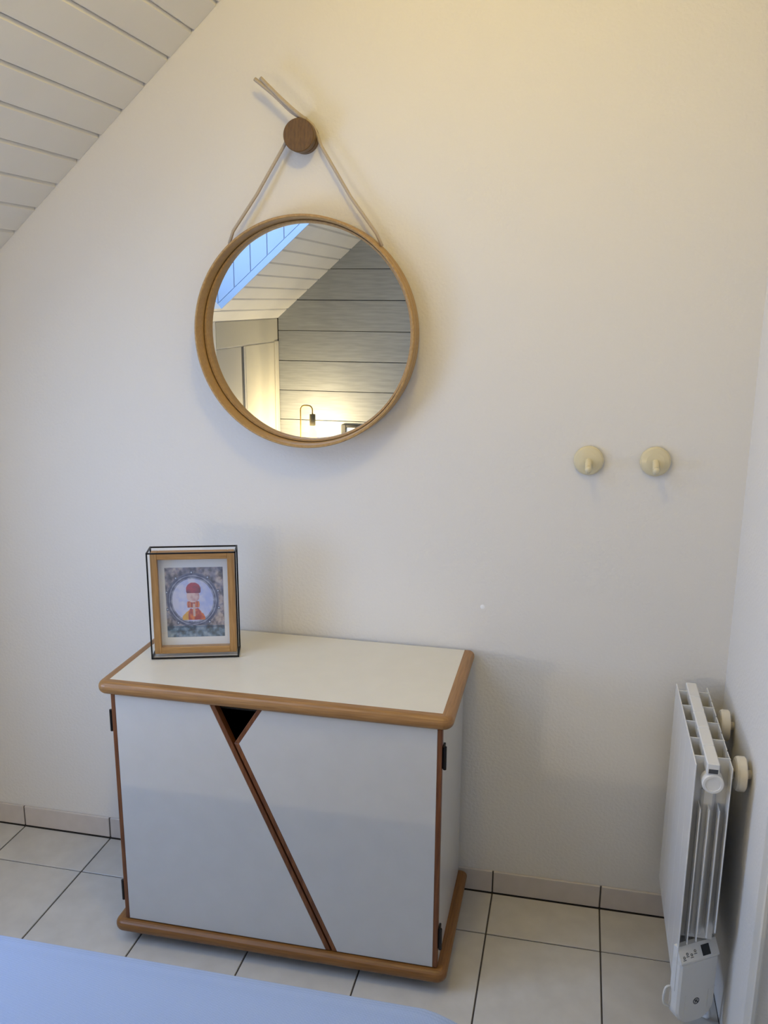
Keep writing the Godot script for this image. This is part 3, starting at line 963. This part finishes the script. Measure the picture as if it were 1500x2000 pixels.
# ================================================================ radiator
func build_radiator() -> void:
	var xf := 1.9725
	var xr := 2.0495
	var z0 := 0.034
	var p := 0.0845
	var y0 := 0.150
	var y1 := 0.720
	var t := thing("radiator", "white five-section aluminium radiator with a control box on the right wall", "radiator", Vector3((xf + xr) * 0.5, y0, z0 + p * 2.5))
	for k in 5:
		var za := z0 + p * k
		var zc := za + p * 0.5
		var st := new_st()
		# front plate with bent edges, mid web, fins, rear plate, water way
		cbox(st, Vector3(xf, y0, za + 0.0003), Vector3(xf + 0.0028, y1, za + p - 0.0003), 0.0008)
		var low := y0 + 0.01 if k < 4 else 0.268      # the last one ends above the control box
		cbox(st, Vector3(xf, low, zc - 0.0012), Vector3(xr, y1, zc + 0.0012))
		cbox(st, Vector3(xr - 0.0024, y0 + 0.02 if k < 4 else 0.312, za + 0.004), Vector3(xr, y1 - 0.002, za + p - 0.004), 0.001)
		for x in [0.25, 0.49, 0.76]:
			var xx := lerpf(xf, xr, x)
			var foot := y0 + 0.04 if k < 4 else 0.262 + (xx - xf) * 0.6
			cbox(st, Vector3(xx - 0.0011, foot, za + 0.004), Vector3(xx + 0.0011, 0.613, za + p - 0.004))
		cbox(st, Vector3(1.9955, low + 0.01, zc - 0.012), Vector3(2.0245, 0.65, zc + 0.012), 0.006)
		obj("section", st, M.radiator, t)
	# outlets along the top, one bar per section
	for k in 5:
		var za := z0 + p * k
		var st := new_st()
		cbox(st, Vector3(1.9955, 0.700, za + 0.001), Vector3(2.0215, 0.7265, za + p - 0.001), 0.002)
		obj("top_bar", st, M.radiator, t)
	var end := z0 + p * 5
	var st2 := new_st()
	# hub with its cap and slot at the near end
	lathe(st2, PackedVector2Array([Vector2(0, 0.0), Vector2(0.0225, 0.0), Vector2(0.0225, 0.024), Vector2(0.0205, 0.027), Vector2(0.016, 0.027), Vector2(0.0155, 0.0255), Vector2(0, 0.025)]), Vector3(2.0105, 0.681, end - 0.020), Vector3(0, 0, 1), 40)
	var hub := obj("end_cap", st2, M.radiator, t)
	smooth_round(hub, Vector3(2.0105, 0.681, end))
	st2 = new_st()
	cbox(st2, Vector3(1.9965, 0.703, end - 0.006), Vector3(2.0205, 0.7275, end + 0.006), 0.001)
	obj("vent", st2, M.radiator, t)
	st2 = new_st()
	cbox(st2, Vector3(1.999, 0.706, end + 0.004), Vector3(2.018, 0.716, end + 0.0066))
	obj("vent_slot", st2, M.print_grey, t)
	# wall brackets
	for z in [0.15, 0.385]:
		st2 = new_st()
		var cc := Vector3(2.065, 0.672, z)
		lathe(st2, PackedVector2Array([Vector2(0, 0), Vector2(0.030, 0.0), Vector2(0.0355, 0.002), Vector2(0.038, 0.007), Vector2(0.038, 0.0205), Vector2(0.036, 0.0225), Vector2(0.010, 0.0225), Vector2(0.010, 0.034), Vector2(0, 0.037)]), cc, Vector3(1, 0, 0), 40)
		obj("bracket", st2, M.ivory, t)
		smooth_axis(t.get_child(t.get_child_count() - 1), cc)
		st2 = new_st()
		cbox(st2, Vector3(2.02, 0.66, z - 0.01), Vector3(2.064, 0.684, z + 0.01), 0.002)
		obj("arm", st2, M.ivory, t)
	# control box, turned a little, with sloping display panel
	var right := Vector3(0.838, 0, -0.545)
	var out := Vector3(0.545, 0, 0.838)
	var bx := Transform3D(Basis(right, Vector3.UP, out), Vector3(1.9725, 0, 0.4525))
	var w := 0.106
	var nf := 0.018          # its front
	var el := PackedVector2Array()
	var yb := 0.062
	var ytop := 0.262
	var rad := 0.044
	el.append_array(arc2(Vector2(rad, yb + rad), rad, 180, 270, 7))
	el.append_array(arc2(Vector2(w - rad, yb + rad), rad, 270, 360, 7))
	el.append(Vector2(w, ytop - 0.032))
	el.append(Vector2(0, ytop - 0.032))
	st2 = new_st()
	prism(st2, el, -0.012, nf, 0.005, bx)
	# wedge that carries the panel
	var poly := PackedVector2Array([Vector2(-0.012, ytop - 0.034), Vector2(nf, ytop - 0.034), Vector2(nf, ytop - 0.030), Vector2(0.0, ytop), Vector2(-0.012, ytop)])
	var wx := bx * Transform3D(Basis(Vector3(0, 0, 1), Vector3.UP, Vector3(1, 0, 0)), Vector3.ZERO)
	prism(st2, poly, 0.0, w, 0.0, wx)
	var box := obj("control_box", st2, M.plastic, t)
	# frame of the sloping panel: u across, v down the slope, n out of it
	var pu := right
	var pv := (out * nf - Vector3.UP * 0.030).normalized()
	var pn := (out * 0.030 + Vector3.UP * nf).normalized()
	var px := Transform3D(Basis(pu, -pv, pn), bx * Vector3(0, ytop, 0))
	st2 = new_st()
	cbox(st2, Vector3(0.061, -0.031, -0.002), Vector3(0.083, -0.008, 0.0012), 0.0006, px)
	obj("display", st2, M.screen, box)
	st2 = new_st()
	for e in [[0.011, -0.024, 0.007], [0.021, -0.018, 0.006], [0.032, -0.022, 0.005], [0.043, -0.016, 0.006]]:
		lathe(st2, PackedVector2Array([Vector2(0.0018, 0.0), Vector2(0.003, 0.0), Vector2(0.003, 0.0008), Vector2(0.0018, 0.0008)]), px * Vector3(e[0], e[1], 0), pn, 12, true)
		cbox(st2, Vector3(e[0] - 0.004, e[1] - 0.006, -0.001), Vector3(e[0] + 0.004, e[1] - 0.0048, 0.0006), 0.0, px)
	obj("dial_print", st2, M.print_grey, box)
	# oval relief on the front and a ringed emblem with a slanting bar in it
	for x in [0.020, 0.084]:
		st2 = new_st()
		cbox(st2, Vector3(x, yb + 0.032, nf - 0.0004), Vector3(x + 0.0016, yb + 0.080, nf + 0.0008), 0.0, bx)
		obj("rib", st2, M.plastic, box)
	st2 = new_st()
	var ec := bx * Vector3(0.052, yb + 0.058, nf - 0.0003)
	lathe(st2, PackedVector2Array([Vector2(0.0065, 0), Vector2(0.0085, 0), Vector2(0.0085, 0.001), Vector2(0.0065, 0.001)]), ec, out, 28, true)
	var tilt := Basis(out, deg_to_rad(-40))
	var ex := Transform3D(tilt * Basis(right, Vector3.UP, out), ec)
	cbox(st2, Vector3(-0.007, -0.0016, 0), Vector3(0.007, 0.0016, 0.001), 0.0, ex)
	cbox(st2, Vector3(-0.0016, -0.005, 0), Vector3(0.0012, 0.005, 0.001), 0.0, ex)
	obj("emblem", st2, M.print_grey, box)
	# cable leaving on the left, sleeve and plug on the right
	st2 = new_st(true)
	tube(st2, bend(PackedVector3Array([bx * Vector3(0.004, 0.150, -0.012), bx * Vector3(-0.012, 0.150, -0.012), bx * Vector3(-0.016, 0.120, -0.012), bx * Vector3(-0.008, 0.102, -0.012), bx * Vector3(0.006, 0.095, -0.012)])), 0.0028, 8)
	obj("cable", st2, M.plastic, t)
	st2 = new_st(true)
	tube(st2, bend(PackedVector3Array([bx * Vector3(0.10, 0.125, 0.0), bx * Vector3(0.116, 0.124, -0.004), bx * Vector3(0.124, 0.110, -0.012), bx * Vector3(0.124, 0.06, -0.02), bx * Vector3(0.13, 0.02, -0.02), bx * Vector3(0.13, 0.006, -0.04)])), 0.005, 10)
	obj("cable", st2, M.plastic, t)
	st2 = new_st(true)
	tube(st2, PackedVector3Array([bx * Vector3(0.100, 0.110, -0.006), bx * Vector3(0.120, 0.108, -0.006)]), 0.0045, 10)
	obj("cable_sleeve", st2, M.print_grey, t)

func smooth_axis(mi: MeshInstance3D, c: Vector3) -> void:
	var a: Array = mi.mesh.surface_get_arrays(0)
	var v: PackedVector3Array = a[Mesh.ARRAY_VERTEX]
	var n: PackedVector3Array = a[Mesh.ARRAY_NORMAL]
	for i in v.size():
		var rad := v[i] - c
		rad.x = 0
		var d := rad.normalized()
		var side := Vector2(n[i].y, n[i].z).length() * signf(n[i].dot(d))
		n[i] = Vector3(n[i].x, d.y * side, d.z * side).normalized()
	a[Mesh.ARRAY_NORMAL] = n
	var am := ArrayMesh.new()
	am.add_surface_from_arrays(Mesh.PRIMITIVE_TRIANGLES, a)
	mi.mesh = am

# ================================================================ bed
func bed_outline(grow: float, n := 64) -> PackedVector2Array:
	# rounded rectangle in (x, z) whose foot bows out a little
	var out := PackedVector2Array()
	var lo := Vector2(0.235 - grow, 1.022 - grow)
	var hi := Vector2(1.665 + grow, 3.12)
	var r := 0.16
	var pts := rounded_rect(lo, hi, r, 12)
	for q in pts:
		var s := (q.x - 0.95) / 0.72
		var bow := 0.07 * (s * s) * clampf((hi.y - q.y) / 1.5, 0, 1)
		out.append(Vector2(q.x, q.y + bow))
	return out

func build_bed() -> void:
	var t := thing("bed", "bed under a pale blue woven spread, its foot end in front of the sideboard", "bed", Vector3(0.95, 0, 2.1))
	var st := new_st()
	cbox(st, Vector3(0.27, 0.16, 1.12), Vector3(1.63, 0.32, 3.1), 0.01)
	obj("base", st, M.white_paint, t)
	st = new_st()
	cbox(st, Vector3(0.255, 0.32, 1.09), Vector3(1.645, 0.548, 3.11), 0.03)
	obj("mattress", st, M.mattress, t)
	for x in [0.33, 1.57]:
		for z in [1.2, 3.0]:
			st = new_st(true)
			tube(st, PackedVector3Array([Vector3(x, 0.0, z), Vector3(x, 0.162, z)]), 0.025, 14)
			obj("leg", st, M.dark_inside, t)
	# spread: top rounding over into hanging sides
	var rings := []
	var drops := [[-0.30, 0.570], [-0.12, 0.570], [-0.06, 0.569], [-0.03, 0.567], [-0.012, 0.561], [-0.003, 0.550], [0.0, 0.535], [0.004, 0.40], [0.010, 0.20], [0.012, 0.06], [0.006, 0.06], [0.0, 0.20]]
	var base := bed_outline(0.0)
	var mid := Vector2(0.95, 2.08)
	for d in drops:
		var ring := PackedVector3Array()
		for q in base.size():
			var e: Vector2 = base[q]
			var dir := (e - mid).normalized()
			var k := d[0] as float
			var pp := e + Vector2(signf(dir.x) * minf(absf(dir.x) * 1.4, 1.0), signf(dir.y) * minf(absf(dir.y) * 1.4, 1.0)) * k
			var wob := 0.0
			if k > 0.002:
				wob = 0.006 * sin(q * 1.7) + 0.004 * sin(q * 0.61 + 1.0)
			ring.append(Vector3(pp.x + dir.x * wob, d[1], pp.y + dir.y * wob))
		rings.append(ring)
	st = new_st(true)
	var nq := base.size()
	var centre := Vector3(0.95, 0.571, 2.08)
	for q in nq:
		var j := (q + 1) % nq
		tri(st, centre, rings[0][q], rings[0][j], Vector3.UP)
		for k in rings.size() - 1:
			var o: Vector3 = (rings[k][q] + rings[k][j]) * 0.5 - Vector3(0.95, 0.25, 2.08)
			if k >= rings.size() - 2:
				o = -o
			quad(st, rings[k][q], rings[k][j], rings[k + 1][j], rings[k + 1][q], o)
	obj("bedspread", st, M.cover, t)

# ================================================================ lamps
func build_lamps() -> void:
	# pendant over the near part of the room
	var c := Vector3(1.33, 2.60, 1.0)
	var t := thing("ceiling_lamp", "round glowing lamp under the flat ceiling", "lamp", Vector3(c.x, CEILING_Y, c.z))
	var st := new_st(true)
	lathe(st, PackedVector2Array([Vector2(0, 0), Vector2(0.05, 0.0), Vector2(0.05, -0.02), Vector2(0.012, -0.03), Vector2(0.012, -0.1), Vector2(0, -0.1)]), Vector3(c.x, CEILING_Y, c.z), Vector3.UP, 24)
	obj("mount", st, M.brass, t)
	st = new_st(true)
	var prof := PackedVector2Array()
	for i in 13:
		var a := -PI / 2 + PI * i / 12.0
		prof.append(Vector2(maxf(cos(a) * 0.085, 0.0), sin(a) * 0.085))
	lathe(st, prof, c, Vector3.UP, 28)
	obj("shade", st, M.shade, t)
	var o := OmniLight3D.new()
	o.name = "bulb_light"
	o.light_color = Color(1.0, 0.87, 0.435)
	o.light_energy = 0.33
	o.light_size = 0.06
	o.omni_range = 12
	o.omni_attenuation = 2
	o.shadow_enabled = true
	o.position = c - t.position
	t.add_child(o, true)
	# bedside table (behind the bed, by the planks) and the lamp on it
	var n := thing("nightstand", "white bedside table between bed and low cupboard, under the lamp", "nightstand", Vector3(0.03, 0, 2.96))
	st = new_st()
	cbox(st, Vector3(-0.15, 0.46, 2.78), Vector3(0.205, 0.485, 3.14), 0.004)
	obj("top", st, M.white_paint, n)
	st = new_st()
	cbox(st, Vector3(-0.14, 0.27, 2.80), Vector3(0.195, 0.46, 3.13), 0.003)
	obj("drawer_case", st, M.white_paint, n)
	for x in [-0.13, 0.17]:
		for z in [2.81, 3.10]:
			st = new_st()
			cbox(st, Vector3(x, 0, z), Vector3(x + 0.025, 0.27, z + 0.025), 0.003)
			obj("leg", st, M.white_paint, n)
	var z := 2.95
	var lamp := thing("bedside_lamp", "bent brass bedside lamp with a bare glowing bulb seen in the mirror", "lamp", Vector3(0.026, 0.485, z))
	st = new_st(true)
	lathe(st, PackedVector2Array([Vector2(0, 0), Vector2(0.065, 0.0), Vector2(0.065, 0.012), Vector2(0.06, 0.016), Vector2(0, 0.018)]), Vector3(0.03, 0.485, z), Vector3.UP, 32)
	obj("base", st, M.brass, lamp)
	st = new_st(true)
	var pts := PackedVector3Array([Vector3(0.026, 0.50, z), Vector3(0.026, 0.75, z), Vector3(0.026, 1.005, z)])
	for i in 9:
		var a := PI - PI * 0.5 * (i + 1) / 9.0
		pts.append(Vector3(0.056 + cos(a) * 0.03, 1.015 + sin(a) * 0.03, z))
	pts.append(Vector3(0.070, 1.045, z))
	for i in 9:
		var a := PI / 2 - PI * 0.5 * (i + 1) / 9.0
		pts.append(Vector3(0.074 + cos(a) * 0.028, 1.017 + sin(a) * 0.028, z))
	pts.append(Vector3(0.102, 0.985, z))
	tube(st, pts, 0.0042, 10)
	obj("stem", st, M.brass, lamp)
	st = new_st(true)
	lathe(st, PackedVector2Array([Vector2(0, 0.072), Vector2(0.017, 0.07), Vector2(0.018, 0.066), Vector2(0.018, 0.002), Vector2(0.017, 0), Vector2(0, 0)]), Vector3(0.102, 0.922, z), Vector3.UP, 24)
	obj("socket", st, M.glare_socket, lamp)
	st = new_st(true)
	var bp := PackedVector2Array([Vector2(0, -0.112), Vector2(0.012, -0.110), Vector2(0.022, -0.10), Vector2(0.029, -0.084), Vector2(0.0305, -0.068), Vector2(0.027, -0.048), Vector2(0.019, -0.026), Vector2(0.014, -0.012), Vector2(0.0135, 0.002), Vector2(0, 0.002)])
	lathe(st, bp, Vector3(0.102, 0.922, z), Vector3.UP, 24)
	obj("bulb", st, M.bulb, lamp)
	var o2 := OmniLight3D.new()
	o2.name = "bulb_light"
	o2.light_color = Color(1.0, 0.904, 0.72)
	o2.light_energy = 0.53
	o2.light_size = 0.028
	o2.omni_range = 12
	o2.omni_attenuation = 2
	o2.shadow_enabled = true
	o2.position = Vector3(0.102, 0.852, z) - lamp.position
	lamp.add_child(o2, true)

# ================================================================ framed picture over the bed's head
func build_wall_picture() -> void:
	var x0 := 0.226
	var x1 := 1.0
	var y1 := 0.905
	var y0 := 0.62
	var z := ROOM_END - 0.008
	var t := thing("wall_picture", "dark framed pale picture on the planks behind the bed, seen in the mirror", "picture", Vector3((x0 + x1) * 0.5, y0, z))
	for e in [[x0, x0 + 0.03, y0, y1], [x1 - 0.03, x1, y0, y1], [x0 + 0.03, x1 - 0.03, y0, y0 + 0.03], [x0 + 0.03, x1 - 0.03, y1 - 0.018, y1]]:
		var st := new_st()
		cbox(st, Vector3(e[0], e[2], z - 0.03), Vector3(e[1], e[3], z), 0.002)
		obj("rail", st, M.black_wire, t)
	var st2 := new_st()
	cbox(st2, Vector3(x0 + 0.028, y0 + 0.028, z - 0.018), Vector3(x1 - 0.028, y1 - 0.016, z - 0.012))
	obj("print", st2, M.paper, t)

# ================================================================ low cupboard under the slope, seen in the mirror
func build_cupboard() -> void:
	var xf := -0.194
	var t := thing("low_cupboard", "cream built-in low cupboard with sliding doors under the sloping ceiling, seen in the mirror", "cupboard", Vector3(xf, 0, 2.65))
	var st := new_st()
	cbox(st, Vector3(xf - 0.006, 1.418, 2.205), Vector3(xf, 1.553, ROOM_END - 0.008))
	obj("fascia", st, M.cupboard_door, t)
	st = new_st()
	cbox(st, Vector3(xf - 0.005, 0.0, 3.125), Vector3(xf + 0.006, 1.418, ROOM_END - 0.008), 0.002)
	obj("stile", st, M.cupboard_door, t)
	st = new_st()
	cbox(st, Vector3(xf - 0.006, 0.03, 2.63), Vector3(xf - 0.001, 1.412, 3.12), 0.002)
	obj("door", st, M.cupboard_door, t)
	st = new_st()
	cbox(st, Vector3(xf - 0.006, 0.03, 2.205), Vector3(xf - 0.004, 1.410, 2.57), 0.0005)
	obj("door", st, M.cupboard_panel, t)
	st = new_st()
	cbox(st, Vector3(xf - 0.006, 0.03, 2.572), Vector3(xf - 0.0045, 1.410, 2.598))
	obj("door_edge", st, M.print_grey, t)
	st = new_st()
	cbox(st, Vector3(xf - 0.006, 0.03, 2.60), Vector3(xf - 0.001, 1.412, 2.628), 0.001)
	obj("door_edge", st, M.cupboard_panel, t)
